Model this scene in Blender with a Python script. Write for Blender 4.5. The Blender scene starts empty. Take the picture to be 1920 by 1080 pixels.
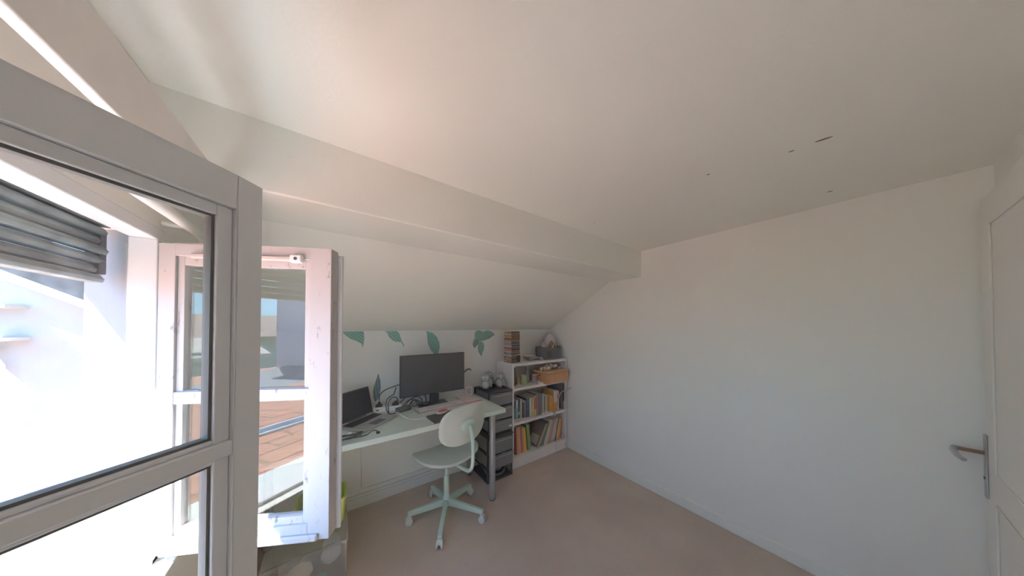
import bpy, bmesh, math, random
from mathutils import Vector, Matrix
random.seed(7)
S = bpy.context.scene
COL = S.collection
R = math.radians

# ---------------------------------------------------------------- camera
cam_d = bpy.data.cameras.new('camera'); cam = bpy.data.objects.new('camera', cam_d); COL.objects.link(cam)
cam_d.sensor_fit = 'HORIZONTAL'; cam_d.sensor_width = 36.0
cam_d.lens = 36.0 * 467.0 / 1920.0
cam_d.clip_start = 0.02; cam_d.clip_end = 300
cam_d.shift_y = (606.48 - 540.0) / 1920.0
cam.location = (0, 0, 1.44)
cam.rotation_euler = (R(90.8), 0, R(-35.572))
S.camera = cam

# ---------------------------------------------------------------- world, sun, exposure
SUN_DIR = Vector((1.0, 0.42, -1.6)).normalized()
w = bpy.data.worlds.new('sky'); S.world = w; w.use_nodes = True
nt = w.node_tree; nt.nodes.clear()
out = nt.nodes.new('ShaderNodeOutputWorld'); bg = nt.nodes.new('ShaderNodeBackground')
tc = nt.nodes.new('ShaderNodeTexCoord'); sep = nt.nodes.new('ShaderNodeSeparateXYZ'); rp = nt.nodes.new('ShaderNodeValToRGB')
rp.color_ramp.elements[0].position = 0.0; rp.color_ramp.elements[0].color = (0.36, 0.70, 1.0, 1)
rp.color_ramp.elements[1].position = 0.8; rp.color_ramp.elements[1].color = (0.20, 0.42, 1.0, 1)
nt.links.new(tc.outputs['Generated'], sep.inputs[0]); nt.links.new(sep.outputs['Z'], rp.inputs[0])
nt.links.new(rp.outputs[0], bg.inputs[0]); nt.links.new(bg.outputs[0], out.inputs[0])
bg.inputs[1].default_value = 5.8
sd = bpy.data.lights.new('sun', 'SUN'); sd.energy = 30.0; sd.angle = R(0.53); sd.color = (1.0, 0.965, 0.92)
so = bpy.data.objects.new('sun', sd); COL.objects.link(so)
so.rotation_euler = (-SUN_DIR).to_track_quat('Z', 'Y').to_euler(); so.location = (-5, -3, 8)
S.view_settings.view_transform = 'Standard'; S.view_settings.look = 'None'
S.view_settings.exposure = 0.42; S.view_settings.gamma = 1.0; S.view_settings.use_curve_mapping = False
S.cycles.max_bounces = 16; S.cycles.diffuse_bounces = 12; S.cycles.glossy_bounces = 6
S.cycles.transparent_max_bounces = 24; S.cycles.sample_clamp_indirect = 8.0

# ---------------------------------------------------------------- materials
MATS = {}
def mat(name, col, rough=0.6, metal=0.0, var=0.04, scale=8.0, bump=0.0, bscale=60.0, alpha=1.0, spec=0.4, lift=True):
    if name in MATS: return MATS[name]
    if lift: col = [min(.88, .035 + c ** .82) for c in col]
    m = bpy.data.materials.new(name); m.use_nodes = True; t = m.node_tree; p = t.nodes['Principled BSDF']
    p.inputs['Roughness'].default_value = rough; p.inputs['Metallic'].default_value = metal
    p.inputs['Specular IOR Level'].default_value = spec; p.inputs['Alpha'].default_value = alpha
    co = t.nodes.new('ShaderNodeTexCoord'); n = t.nodes.new('ShaderNodeTexNoise'); n.inputs['Scale'].default_value = scale
    n.inputs['Detail'].default_value = 4
    r = t.nodes.new('ShaderNodeValToRGB'); lo = [max(0, c * (1 - var)) for c in col]; hi = [min(1, c * (1 + var)) for c in col]
    r.color_ramp.elements[0].position = 0.3; r.color_ramp.elements[1].position = 0.7
    r.color_ramp.elements[0].color = (*lo, 1); r.color_ramp.elements[1].color = (*hi, 1)
    t.links.new(co.outputs['Object'], n.inputs['Vector']); t.links.new(n.outputs['Fac'], r.inputs[0]); t.links.new(r.outputs[0], p.inputs['Base Color'])
    if bump > 0:
        b = t.nodes.new('ShaderNodeBump'); n2 = t.nodes.new('ShaderNodeTexNoise'); n2.inputs['Scale'].default_value = bscale
        b.inputs['Strength'].default_value = bump; b.inputs['Distance'].default_value = 0.002
        t.links.new(co.outputs['Object'], n2.inputs['Vector']); t.links.new(n2.outputs['Fac'], b.inputs['Height']); t.links.new(b.outputs[0], p.inputs['Normal'])
    MATS[name] = m; return m

def glass_mat():
    m = bpy.data.materials.new('window_glass'); m.use_nodes = True; t = m.node_tree; t.nodes.clear()
    o = t.nodes.new('ShaderNodeOutputMaterial'); mx = t.nodes.new('ShaderNodeMixShader')
    tr = t.nodes.new('ShaderNodeBsdfTransparent'); tr.inputs[0].default_value = (0.97, 0.985, 0.975, 1)
    gl = t.nodes.new('ShaderNodeBsdfGlossy'); gl.inputs['Roughness'].default_value = 0.0
    lw = t.nodes.new('ShaderNodeLayerWeight'); lw.inputs['Blend'].default_value = 0.5
    pw = t.nodes.new('ShaderNodeMath'); pw.operation = 'POWER'; pw.inputs[1].default_value = 5
    ml = t.nodes.new('ShaderNodeMath'); ml.operation = 'MULTIPLY_ADD'; ml.inputs[1].default_value = 0.94; ml.inputs[2].default_value = 0.06
    t.links.new(lw.outputs['Facing'], pw.inputs[0]); t.links.new(pw.outputs[0], ml.inputs[0]); t.links.new(ml.outputs[0], mx.inputs[0])
    t.links.new(tr.outputs[0], mx.inputs[1]); t.links.new(gl.outputs[0], mx.inputs[2]); t.links.new(mx.outputs[0], o.inputs[0])
    return m
GLASS = glass_mat()

def plastic_clear(name, col, f):
    m = bpy.data.materials.new(name); m.use_nodes = True; t = m.node_tree; p = t.nodes['Principled BSDF']
    p.inputs['Base Color'].default_value = (*col, 1); p.inputs['Roughness'].default_value = 0.4; p.inputs['Specular IOR Level'].default_value = 0.2; p.inputs['Alpha'].default_value = f
    return m
CLEAR = plastic_clear('clear_plastic', (0.62, 0.64, 0.63), 0.22)
SMOKE = plastic_clear('smoky_drawer_plastic', (0.36, 0.37, 0.38), 0.72)
GLASSY = plastic_clear('bottle_glass', (0.74, 0.74, 0.70), 0.35)

def tiles_mat(name, c1, c2, step, axis='X', noise=0.25):
    m = bpy.data.materials.new(name); m.use_nodes = True; t = m.node_tree; p = t.nodes['Principled BSDF']; p.inputs['Roughness'].default_value = 0.8
    co = t.nodes.new('ShaderNodeTexCoord'); mp = t.nodes.new('ShaderNodeMapping'); br = t.nodes.new('ShaderNodeTexBrick')
    if axis == 'Y': mp.inputs['Rotation'].default_value = (0, 0, R(90))
    br.inputs['Color1'].default_value = (*c1, 1); br.inputs['Color2'].default_value = (*c2, 1); br.inputs['Mortar'].default_value = (c1[0] * .35, c1[1] * .3, c1[2] * .3, 1)
    br.inputs['Scale'].default_value = 1.0; br.inputs['Brick Width'].default_value = step * 1.6; br.inputs['Row Height'].default_value = step
    br.inputs['Mortar Size'].default_value = step * 0.05
    t.links.new(co.outputs['Object'], mp.inputs[0]); t.links.new(mp.outputs[0], br.inputs['Vector'])
    n = t.nodes.new('ShaderNodeTexNoise'); n.inputs['Scale'].default_value = 6; mx = t.nodes.new('ShaderNodeMix'); mx.data_type = 'RGBA'; mx.blend_type = 'MULTIPLY'
    mx.inputs[0].default_value = noise; t.links.new(co.outputs['Object'], n.inputs['Vector'])
    t.links.new(br.outputs['Color'], mx.inputs[6]); t.links.new(n.outputs['Color'], mx.inputs[7]); t.links.new(mx.outputs[2], p.inputs['Base Color'])
    return m

def leaf_mat(name, ca, cb, ang):
    m = bpy.data.materials.new(name); m.use_nodes = True; t = m.node_tree; p = t.nodes['Principled BSDF']; p.inputs['Roughness'].default_value = 0.6
    co = t.nodes.new('ShaderNodeTexCoord'); mp = t.nodes.new('ShaderNodeMapping'); mp.inputs['Rotation'].default_value = (0, ang, 0)
    wv = t.nodes.new('ShaderNodeTexWave'); wv.wave_type = 'BANDS'; wv.bands_direction = 'X'; wv.inputs['Scale'].default_value = 16; wv.inputs['Distortion'].default_value = 2.5; wv.inputs['Detail Scale'].default_value = 2.0
    r = t.nodes.new('ShaderNodeValToRGB'); r.color_ramp.elements[0].color = (*ca, 1); r.color_ramp.elements[1].color = (*cb, 1)
    t.links.new(co.outputs['Object'], mp.inputs[0]); t.links.new(mp.outputs[0], wv.inputs['Vector']); t.links.new(wv.outputs['Fac'], r.inputs[0]); t.links.new(r.outputs[0], p.inputs['Base Color'])
    return m

def floor_mat():
    m = bpy.data.materials.new('brown_vinyl_floor'); m.use_nodes = True; t = m.node_tree; p = t.nodes['Principled BSDF']
    p.inputs['Roughness'].default_value = 0.45; p.inputs['Specular IOR Level'].default_value = 0.35
    co = t.nodes.new('ShaderNodeTexCoord'); n = t.nodes.new('ShaderNodeTexNoise'); n.inputs['Scale'].default_value = 2.2; n.inputs['Detail'].default_value = 6
    r = t.nodes.new('ShaderNodeValToRGB'); r.color_ramp.elements[0].position = 0.35; r.color_ramp.elements[1].position = 0.68
    r.color_ramp.elements[0].color = (0.56, 0.45, 0.375, 1); r.color_ramp.elements[1].color = (0.64, 0.53, 0.44, 1)
    n2 = t.nodes.new('ShaderNodeTexNoise'); n2.inputs['Scale'].default_value = 70; n2.inputs['Detail'].default_value = 3
    mx = t.nodes.new('ShaderNodeMix'); mx.data_type = 'RGBA'; mx.blend_type = 'OVERLAY'; mx.inputs[0].default_value = 0.08
    t.links.new(co.outputs['Object'], n.inputs['Vector']); t.links.new(co.outputs['Object'], n2.inputs['Vector']); t.links.new(n.outputs['Fac'], r.inputs[0])
    t.links.new(r.outputs[0], mx.inputs[6]); t.links.new(n2.outputs['Fac'], mx.inputs[7]); t.links.new(mx.outputs[2], p.inputs['Base Color'])
    return m

def peel_mat():
    m = bpy.data.materials.new('peeling_white_paint'); m.use_nodes = True; t = m.node_tree; p = t.nodes['Principled BSDF']; p.inputs['Roughness'].default_value = 0.6
    co = t.nodes.new('ShaderNodeTexCoord'); mp = t.nodes.new('ShaderNodeMapping'); mp.inputs['Scale'].default_value = (40, 40, 14)
    n = t.nodes.new('ShaderNodeTexNoise'); n.inputs['Scale'].default_value = 1.0; n.inputs['Detail'].default_value = 8; n.inputs['Roughness'].default_value = 0.7
    r = t.nodes.new('ShaderNodeValToRGB'); r.color_ramp.elements[0].position = 0.34; r.color_ramp.elements[1].position = 0.40
    r.color_ramp.elements[0].color = (0.26, 0.23, 0.21, 1); r.color_ramp.elements[1].color = (0.56, 0.53, 0.52, 1)
    b = t.nodes.new('ShaderNodeBump'); b.inputs['Strength'].default_value = 0.3; b.inputs['Distance'].default_value = 0.002
    t.links.new(co.outputs['Object'], mp.inputs[0]); t.links.new(mp.outputs[0], n.inputs['Vector']); t.links.new(n.outputs['Fac'], r.inputs[0])
    t.links.new(r.outputs[0], p.inputs['Base Color']); t.links.new(n.outputs['Fac'], b.inputs['Height']); t.links.new(b.outputs[0], p.inputs['Normal'])
    return m

WALL = mat('white_wall_paint', (0.85, 0.852, 0.815), 0.85, lift=False, var=0.015, scale=1.5, bump=0.15, bscale=120)
CEIL = mat('white_ceiling_paint', (0.86, 0.86, 0.81), 0.85, lift=False, var=0.015, scale=1.5, bump=0.25, bscale=90)
TRIM = mat('white_trim_paint', (0.84, 0.86, 0.82), 0.5, lift=False, var=0.02)
SASH = mat('white_window_paint', (0.78, 0.79, 0.81), 0.4, lift=False, var=0.02)
PEEL = peel_mat()
SEAL = mat('dark_glazing_seal', (0.07, 0.075, 0.07), 0.6)
FLOOR = floor_mat()
BLACK = mat('black_plastic', (0.035, 0.035, 0.037), 0.45)
SCREEN = mat('matt_dark_screen', (0.055, 0.055, 0.057), 0.55)
DARKGREY = mat('dark_grey_plastic', (0.09, 0.09, 0.095), 0.5)
DESKTOP = mat('pale_green_desk_laminate', (0.60, 0.72, 0.64), 0.3, var=0.02)
STEEL = mat('grey_lacquered_steel', (0.36, 0.37, 0.39), 0.35, metal=0.4)
CHROME = mat('chrome', (0.75, 0.76, 0.77), 0.15, metal=1.0)
MINT = mat('mint_plastic', (0.46, 0.62, 0.54), 0.35, var=0.02)
CREAM = mat('off_white_seat_plastic', (0.55, 0.60, 0.55), 0.4, var=0.02)
CASTER = mat('pale_caster_plastic', (0.55, 0.60, 0.57), 0.4)
WHITEP = mat('white_plastic', (0.80, 0.79, 0.76), 0.4)
SHELFW = mat('white_foil_board', (0.76, 0.73, 0.71), 0.45, var=0.02)
ALU = mat('grey_aluminium', (0.42, 0.43, 0.44), 0.35, metal=0.3)
PAPER = mat('paper_pages', (0.72, 0.68, 0.60), 0.8)
WOOD = mat('orange_wood', (0.60, 0.27, 0.12), 0.5, var=0.12, scale=5)

# ---------------------------------------------------------------- mesh building
class MB:
    def __init__(s): s.bm = bmesh.new()
    def _x(s, vs, M):
        if M is not None:
            for v in vs: v.co = M @ v.co
    def box(s, a, b, M=None):
        x0, y0, z0 = [min(a[i], b[i]) for i in range(3)]; x1, y1, z1 = [max(a[i], b[i]) for i in range(3)]
        vs = [s.bm.verts.new(c) for c in ((x0, y0, z0), (x1, y0, z0), (x1, y1, z0), (x0, y1, z0), (x0, y0, z1), (x1, y0, z1), (x1, y1, z1), (x0, y1, z1))]
        for f in ((0, 3, 2, 1), (4, 5, 6, 7), (0, 1, 5, 4), (1, 2, 6, 5), (2, 3, 7, 6), (3, 0, 4, 7)): s.bm.faces.new([vs[i] for i in f])
        s._x(vs, M); return s
    def prism(s, pts, a, b, axis='Y', M=None):
        # polygon pts in the plane across `axis`, extruded from a to b
        def P(p, t): return {'Y': (p[0], t, p[1]), 'X': (t, p[0], p[1]), 'Z': (p[0], p[1], t)}[axis]
        A = [s.bm.verts.new(P(p, a)) for p in pts]; B = [s.bm.verts.new(P(p, b)) for p in pts]; n = len(pts)
        s.bm.faces.new(A); s.bm.faces.new(B[::-1])
        for i in range(n): s.bm.faces.new((A[i], B[i], B[(i + 1) % n], A[(i + 1) % n]))
        s._x(A + B, M); return s
    def tube(s, pts, r, n=10, M=None, close=False):
        pts = [Vector(p) for p in pts]; rr = r if isinstance(r, (list, tuple)) else [r] * len(pts)
        rings = []; up = Vector((0, 0, 1)); L = len(pts); u = None
        for i, p in enumerate(pts):
            if close: d = pts[(i + 1) % L] - pts[i - 1]
            else: d = pts[min(i + 1, L - 1)] - pts[max(i - 1, 0)]
            d.normalize()
            if u is None:
                u = d.cross(up); u = d.cross(Vector((1, 0, 0))) if u.length < 1e-3 else u
            u = (u - d * u.dot(d)).normalized(); v = d.cross(u)
            rings.append([s.bm.verts.new(p + rr[i] * (math.cos(2 * math.pi * k / n) * u + math.sin(2 * math.pi * k / n) * v)) for k in range(n)])
        for i in range(L if close else L - 1):
            a, b = rings[i], rings[(i + 1) % L]
            for k in range(n): s.bm.faces.new((a[k], a[(k + 1) % n], b[(k + 1) % n], b[k]))
        if not close: s.bm.faces.new(rings[0][::-1]); s.bm.faces.new(rings[-1])
        s._x([v for r_ in rings for v in r_], M); return s
    def cyl(s, c, r, h, n=24, M=None): return s.tube([c, (c[0], c[1], c[2] + h)], r, n, M)
    def lathe(s, prof, c=(0, 0, 0), n=24, M=None):
        rings = []; allv = []
        for r, z in prof:
            rg = [s.bm.verts.new((c[0] + max(r, 1e-4) * math.cos(2 * math.pi * k / n), c[1] + max(r, 1e-4) * math.sin(2 * math.pi * k / n), c[2] + z)) for k in range(n)]
            rings.append(rg); allv += rg
        for a, b in zip(rings, rings[1:]):
            for k in range(n): s.bm.faces.new((a[k], a[(k + 1) % n], b[(k + 1) % n], b[k]))
        s.bm.faces.new(rings[0][::-1]); s.bm.faces.new(rings[-1]); s._x(allv, M); return s
    def ball(s, c, r, M=None, nu=18, nv=12, p=1.0):
        rx, ry, rz = r if isinstance(r, (list, tuple)) else (r, r, r); rings = []; allv = []
        f = lambda t: math.copysign(abs(t) ** p, t)
        for j in range(nv + 1):
            a = -math.pi / 2 + math.pi * j / nv; cz = f(math.sin(a)); cr = max(f(math.cos(a)), 1e-3) if abs(math.cos(a)) > 1e-9 else 1e-3
            rg = [s.bm.verts.new((c[0] + rx * cr * f(math.cos(2 * math.pi * k / nu)), c[1] + ry * cr * f(math.sin(2 * math.pi * k / nu)), c[2] + rz * cz)) for k in range(nu)]
            rings.append(rg); allv += rg
        for a, b in zip(rings, rings[1:]):
            for k in range(nu): s.bm.faces.new((a[k], a[(k + 1) % nu], b[(k + 1) % nu], b[k]))
        s.bm.faces.new(rings[0][::-1]); s.bm.faces.new(rings[-1]); s._x(allv, M); return s
    def build(s, name, m, parent=None, bevel=0.0, smooth=True, seg=2):
        bmesh.ops.recalc_face_normals(s.bm, faces=s.bm.faces)
        me = bpy.data.meshes.new(name); s.bm.to_mesh(me); s.bm.free()
        for mm in (m if isinstance(m, list) else [m]): me.materials.append(mm)
        if smooth:
            me.polygons.foreach_set('use_smooth', [True] * len(me.polygons)); me.set_sharp_from_angle(angle=R(35))
        o = bpy.data.objects.new(name, me); COL.objects.link(o)
        if parent is not None: o.parent = parent
        if bevel > 0:
            b = o.modifiers.new('bevel', 'BEVEL'); b.width = bevel; b.segments = seg; b.limit_method = 'ANGLE'; b.angle_limit = R(40)
        return o

def tag(o, label, cat, group=None):
    o['label'] = label; o['category'] = cat
    if group: o['group'] = group
    return o
def thing(name, label, cat, loc=(0, 0, 0), rz=0.0, group=None):
    o = bpy.data.objects.new(name, None); COL.objects.link(o); o.location = loc; o.rotation_euler = (0, 0, rz); o.empty_display_size = 0.05
    return tag(o, label, cat, group)
def struct(o): o['kind'] = 'structure'; return o
def TR(x, y, z, rz=0, rx=0, ry=0): return Matrix.Translation((x, y, z)) @ Matrix.Rotation(rz, 4, 'Z') @ Matrix.Rotation(ry, 4, 'Y') @ Matrix.Rotation(rx, 4, 'X')
def smoothpath(pts, n=8, close=False):
    P = [Vector(p) for p in pts]; out_ = []; L = len(P)
    rng = range(L) if close else range(L - 1)
    for i in rng:
        p0 = P[i - 1] if (i > 0 or close) else P[0]; p1 = P[i]; p2 = P[(i + 1) % L]; p3 = P[(i + 2) % L] if (i + 2 < L or close) else P[-1]
        for k in range(n):
            t = k / n
            out_.append(0.5 * ((2 * p1) + (-p0 + p2) * t + (2 * p0 - 5 * p1 + 4 * p2 - p3) * t * t + (-p0 + 3 * p1 - 3 * p2 + p3) * t ** 3))
    if not close: out_.append(P[-1])
    return out_

# ================================================================ ROOM SHELL
XL, XR, YF, YB = -0.43, 2.29, -0.34, 2.352     # inner faces
ZC, ZK = 2.135, 1.408                          # flat ceiling, knee wall top
BY0, BY1, BZ = 1.163, 1.505, 1.898             # beam front face, back, underside
XO = -0.60                                      # outer face of the window wall
WY0, WY1, WZ0, WZ1 = 0.285, 1.21, 0.770, 1.70  # window opening

struct(MB().box((XO, YF - .1, -.12), (XR + .1, YB + .1, 0)).build('floor', FLOOR, smooth=False))
struct(MB().box((XO, YF - .1, ZC), (XR + .1, BY0 + .05, ZC + .12)).build('ceiling', CEIL, smooth=False))
struct(MB().prism([(BY1 - .02, BZ), (YB + .1, ZK - .0566), (YB + .1, ZK + .1), (BY1 - .02, BZ + .16)], XO, XR + .1, 'X').build('ceiling_slope', CEIL, smooth=False))
struct(MB().box((XO, BY0, BZ), (XR + .1, BY1, ZC + .12)).build('trim_1', CEIL, bevel=.006))
struct(MB().box((XO, YB, -.12), (XR + .1, YB + .12, ZK + .05)).build('wall_back', WALL, smooth=False))
struct(MB().box((XR, YF - .1, -.12), (XR + .12, YB + .12, ZC + .12)).build('wall_right', WALL, smooth=False))
struct(MB().box((XO, YF - .12, -.12), (XR + .12, YF, ZC + .12)).build('wall_front', WALL, smooth=False))
wl = MB()
wl.box((XO, YF, -.12), (XL, YB, WZ0 - .03)); wl.box((XO, YF, WZ1 + .03), (XL, YB, ZC + .12))
wl.box((XO, YF, WZ0 - .03), (XL, WY0 - .045, WZ1 + .03))
wl.box((XL - .045, WY1 + .046, WZ0 - .03), (XL, YB, WZ1 + .03))
struct(wl.build('wall_left', WALL, smooth=False))
struct(MB().prism([(-.80, 1.857), (-.78, 1.857), (XO, 1.93), (XO, 2.3), (-.80, 2.02)], -1.0, 2.02, 'Y').build('added_shade_eave', mat('added_eave_white', (.7, .7, .68), .8), smooth=False))  # unseen overhang added to cast the diagonal shadow over reveal and casement
# small filler at the roof end so the shell is closed
b = MB(); b.prism([(YB + .02, 0), (YB + .02, .07), (YB, .078), (YB - .012, .078), (YB - .012, 0)], XL, 1.46, 'X')
b.box((XL, YB - .016, .082), (1.46, YB, .104)); b.box((XL, YB - .020, .110), (1.46, YB, .140))
struct(b.build('baseboard_back', TRIM, bevel=.002))
struct(MB().box((XR - .012, YF, 0), (XR, YB, .078)).build('baseboard_right', TRIM, bevel=.003))
struct(MB().box((XL, YF, 0), (1.5, YF + .012, .078)).build('baseboard_front', TRIM, bevel=.003))
struct(MB().box((XL, YF, 0), (XL + .012, YB - .02, .078)).build('baseboard_left', TRIM, bevel=.003))

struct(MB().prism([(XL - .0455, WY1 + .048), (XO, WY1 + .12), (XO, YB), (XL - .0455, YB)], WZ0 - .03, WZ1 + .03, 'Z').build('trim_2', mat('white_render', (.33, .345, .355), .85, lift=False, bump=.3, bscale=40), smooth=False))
# ceiling marks: screw holes with torn paint
for i, (x, y, l, wd, a) in enumerate([(1.469, .071, .045, .010, .2), (1.465, .15, .018, .006, .2), (1.381, .395, .012, .006, .1), (2.065, .083, .02, .006, .1), (1.41, 1.024, .008, .005, 0)]):
    lab = ['longest brown scrape mark on the ceiling', 'small scrape mark just left of the longest ceiling scrape', 'small dark mark on the ceiling, third from the door side',
           'faint short mark on the ceiling nearest the right wall', 'tiny dark nail hole in the ceiling close to the beam'][i]
    o = MB().ball((0, 0, 0), (l / 2, wd / 2, .0012), nu=12, nv=6).build('ceiling_mark', mat('brown_scrape', (.16, .08, .06), .8)); o.location = (x, y, ZC - .0008); o.rotation_euler = (0, 0, R(90) + a)
    tag(o, lab, 'mark', 'marks on the ceiling')

# ---------------------------------------------------------------- window
wf = thing('window_1', 'white window frame', 'window', (XL, (WY0 + WY1) / 2, WZ0)); del wf['label']; del wf['category']; struct(wf)
def W(mb, name, m, **k):
    o = mb.build(name, m, None, **k); o.parent = wf; o.matrix_parent_inverse = Matrix.Translation(wf.location).inverted(); return o
f = MB(); t_ = .045
f.box((XL - .05, WY0 - t_, WZ1), (XL + .004, WY1 + t_, WZ1 + t_ - .01)); f.box((XL - .05, WY0 - t_, WZ0 - .03), (XL + .004, WY0, WZ1)); f.box((XL - .05, WY1, WZ0 - .03), (XL + .004, WY1 + t_, WZ1))
f.box((XL - .05, WY0 - t_, WZ0 - .035), (XL + .004, WY1 + t_, WZ0 - .012))
W(f, 'window_frame', SASH, bevel=.003)
W(MB().box((XO - .10, WY0 - .045, WZ0 - .05), (XL - .045, WY1 + .115, WZ0 - .028)), 'outer_sill', mat('zinc_sill', (.45, .5, .48), .4, metal=.3), bevel=.002)
W(MB().box((XL, WY0 - .06, WZ0 - .05), (XL + .05, WY1 + .06, WZ0 - .025)), 'inner_sill', TRIM, bevel=.003)

def casement(name, label, hx, hy, fx, fy, prm, paint, seal):
    # a sash hinged at (hx,hy), free edge at (fx,fy); local x runs hinge -> free, local -y is the outward (weather) side
    L = math.hypot(fx - hx, fy - hy); a = math.atan2(fy - hy, fx - hx); H = WZ1 - WZ0 - .012
    r = thing(name, label, 'window casement', (hx, hy, WZ0 + .002), a)
    th = .040; ya_, yb_ = .008, .032
    sa, sb_, q, bot, top, m0, m1, qt, qm, qb = prm     # stile widths, bead, rails, middle rail, bead at top / middle / bottom
    Z = lambda z: z - WZ0 - .002
    M0, M1 = Z(m0), Z(m1)
    b = MB()
    b.box((0, 0, 0), (sa, th, H)); b.box((L - sb_, 0, 0), (L, th, H))
    b.box((sa, 0, 0), (L - sb_, th, bot)); b.box((sa, 0, H - top), (L - sb_, th, H)); b.box((sa, .001, M0), (L - sb_, th - .001, M1))
    bmesh.ops.remove_doubles(b.bm, verts=b.bm.verts, dist=1e-5)
    b.build('sash_frame', paint, r, bevel=.0015)
    rb = MB(); lights = ((bot, M0, qb, qm), (M1, H - top, qm, qt)); panes = []
    for (z0, z1, ql, qh) in lights:
        rb.box((sa, ya_, z0), (sa + q, yb_, z1)); rb.box((L - sb_ - q, ya_, z0), (L - sb_, yb_, z1)); rb.box((sa + q, ya_, z0), (L - sb_ - q, yb_, z0 + ql)); rb.box((sa + q, ya_, z1 - qh), (L - sb_ - q, yb_, z1))
        panes.append((z0 + ql, z1 - qh))
    rb.build('glazing_bead', paint, r, bevel=.002)
    if seal:
        sb = MB(); g = .004
        for (z0, z1) in panes:
            x0, x1 = sa + q, L - sb_ - q; ya, yb = .013, .027
            sb.box((x0, ya, z0), (x0 + g, yb, z1)); sb.box((x1 - g, ya, z0), (x1, yb, z1)); sb.box((x0 + g, ya, z0), (x1 - g, yb, z0 + g)); sb.box((x0 + g, ya, z1 - g), (x1 - g, yb, z1))
        sb.build('glazing_seal', SEAL, r)
    for (z0, z1) in panes:
        MB().box((sa + q - .002, .018, z0 - .002), (L - sb_ - q + .002, .022, z1 + .002)).build('pane', GLASS, r, smooth=False)
    for z in (.12, H - .12): MB().cyl((-.004, th / 2, z - .03), .007, .06, 12).build('hinge', TRIM, r)
    return r, L, H
far, FL, FH = casement('window_casement', 'open weathered white window casement with peeling paint, seen square on', XL + .006, WY1 - .004, -.008, .984, (.042, .062, .018, .050, .037, 1.210, 1.246, .026, .002, .024), PEEL, False)
MB().box((FL - .05, .0401, .0), (FL + .012, .05, FH - .01)).build('meeting_strip', SASH, far, bevel=.002)
MB().box((.09, -.012, FH - .045), (.385, 0, FH - .030)).build('draught_strip', mat('aged_cream_paint', (.50, .45, .41), .5), far, bevel=.004)
cp = MB().box((.36, -.016, FH - .050), (.392, 0, FH - .026)).build('catch_plate', WHITEP, far, bevel=.003)
MB().tube([(.377, -.017, FH - .038), (.377, -.015, FH - .038)], .005, 12).build('catch_hole', BLACK, cp)
MB().box((.02, -.010, .0), (FL - .03, 0, .022)).build('drip_rail', PEEL, far, bevel=.006)
near, NL, NH = casement('window_casement', 'open grey white window casement close to the camera at left', XL + .006, WY0 + .004, -.106, .624, (.040, .037, .020, .075, .055, 1.232, 1.256, .018, .007, .018), SASH, True)
NH_ = NH

# ---------------------------------------------------------------- roller shutter, cord, pelmet, curtain rod
rs = thing('roller_shutter', 'rolled-up weathered grey roller shutter outside the window head', 'roller shutter', (-.55, .75, 1.56))
SLAT = mat('weathered_shutter_slat', (.30, .33, .33), .6, lift=False, var=.3, scale=12)
for i in range(6):
    z = .004 + i * .027; dx = [.0, -.006, .0, .006, -.002, .004][i]
    MB().prism([(dx - .011, z), (dx + .009, z + .002), (dx + .013, z + .012), (dx + .006, z + .024), (dx - .011, z + .0255)], -.50, .515, 'Y').build('slat', SLAT, rs, bevel=.002)
MB().box((-.02, -.50, .166), (.02, .515, .176)).build('head_rail', DARKGREY, rs)
MB().box((-.014, .50, .03), (.012, .523, .15)).build('end_cap', DARKGREY, rs, bevel=.004)
cord = MB().tube(smoothpath([(-.505, 1.272, 1.69), (-.50, 1.268, 1.62), (-.497, 1.262, 1.5), (-.490, 1.255, 1.2), (-.482, 1.250, .9), (-.478, 1.245, .74)], 5), .0028, 8).build('shutter_cord', mat('grey_cord', (.42, .42, .40), .8))
tag(cord, 'thin grey pull cord hanging down the window reveal', 'cord')
pel = thing('pelmet', 'long plain white pelmet board crossing the top left corner', 'pelmet', (-.29, .4, 1.78))
MB().box((-.012, -.74, .0), (.006, .93, .118)).build('board', mat('pelmet_paint', (.78, .74, .69), .6), pel, bevel=.003)
MB().box((-.14, .86, .09), (-.012, .90, .118)).build('bracket', TRIM, pel); MB().box((-.14, -.4, .09), (-.012, -.36, .118)).build('bracket', TRIM, pel)
cr = thing('curtain_rod', 'white curtain rod above the window behind the near casement', 'curtain rod', (-.375, .5, 1.757))
MB().tube([(0, -.45, 0), (0, .84, 0)], .014, 16).build('rod', WHITEP, cr)
MB().ball((0, .85, 0), .02).build('finial', WHITEP, cr)
for y in (-.3, .74): MB().tube([(-.055, y, .0), (-.012, y, 0)], .007, 10).build('bracket', WHITEP, cr)

# ---------------------------------------------------------------- door in the front wall
dr = thing('door_1', 'x', 'x', (1.5, YF, 0)); del dr['label']; del dr['category']; struct(dr)
DY = .034
MB().box((0, 0, .01), (.77, DY, 1.985)).build('door_leaf', WALL, dr, bevel=.003)
pm = MB(); 
for (x0, x1, z0, z1) in ((.10, .62, .85, 1.86), (.10, .62, .12, .74)):
    for (a, b_, c, d) in ((x0, x0 + .012, z0, z1), (x1 - .012, x1, z0, z1), (x0, x1, z0, z0 + .012), (x0, x1, z1 - .012, z1)): pm.box((a, DY, c), (b_, DY + .006, d))
pm.build('panel_moulding', WALL, dr, bevel=.003)
hp = MB().box((.733, DY, .72), (.766, DY + .006, .985)).build('handle_plate', mat('brushed_steel', (.42, .42, .43), .3, metal=.8), dr, bevel=.010, seg=3)
MB().tube([(.750, DY + .006, .905), (.750, DY + .062, .905)], .008, 14).build('handle_neck', mat('brass_neck', (.22, .13, .08), .35, metal=.6), hp)
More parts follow.
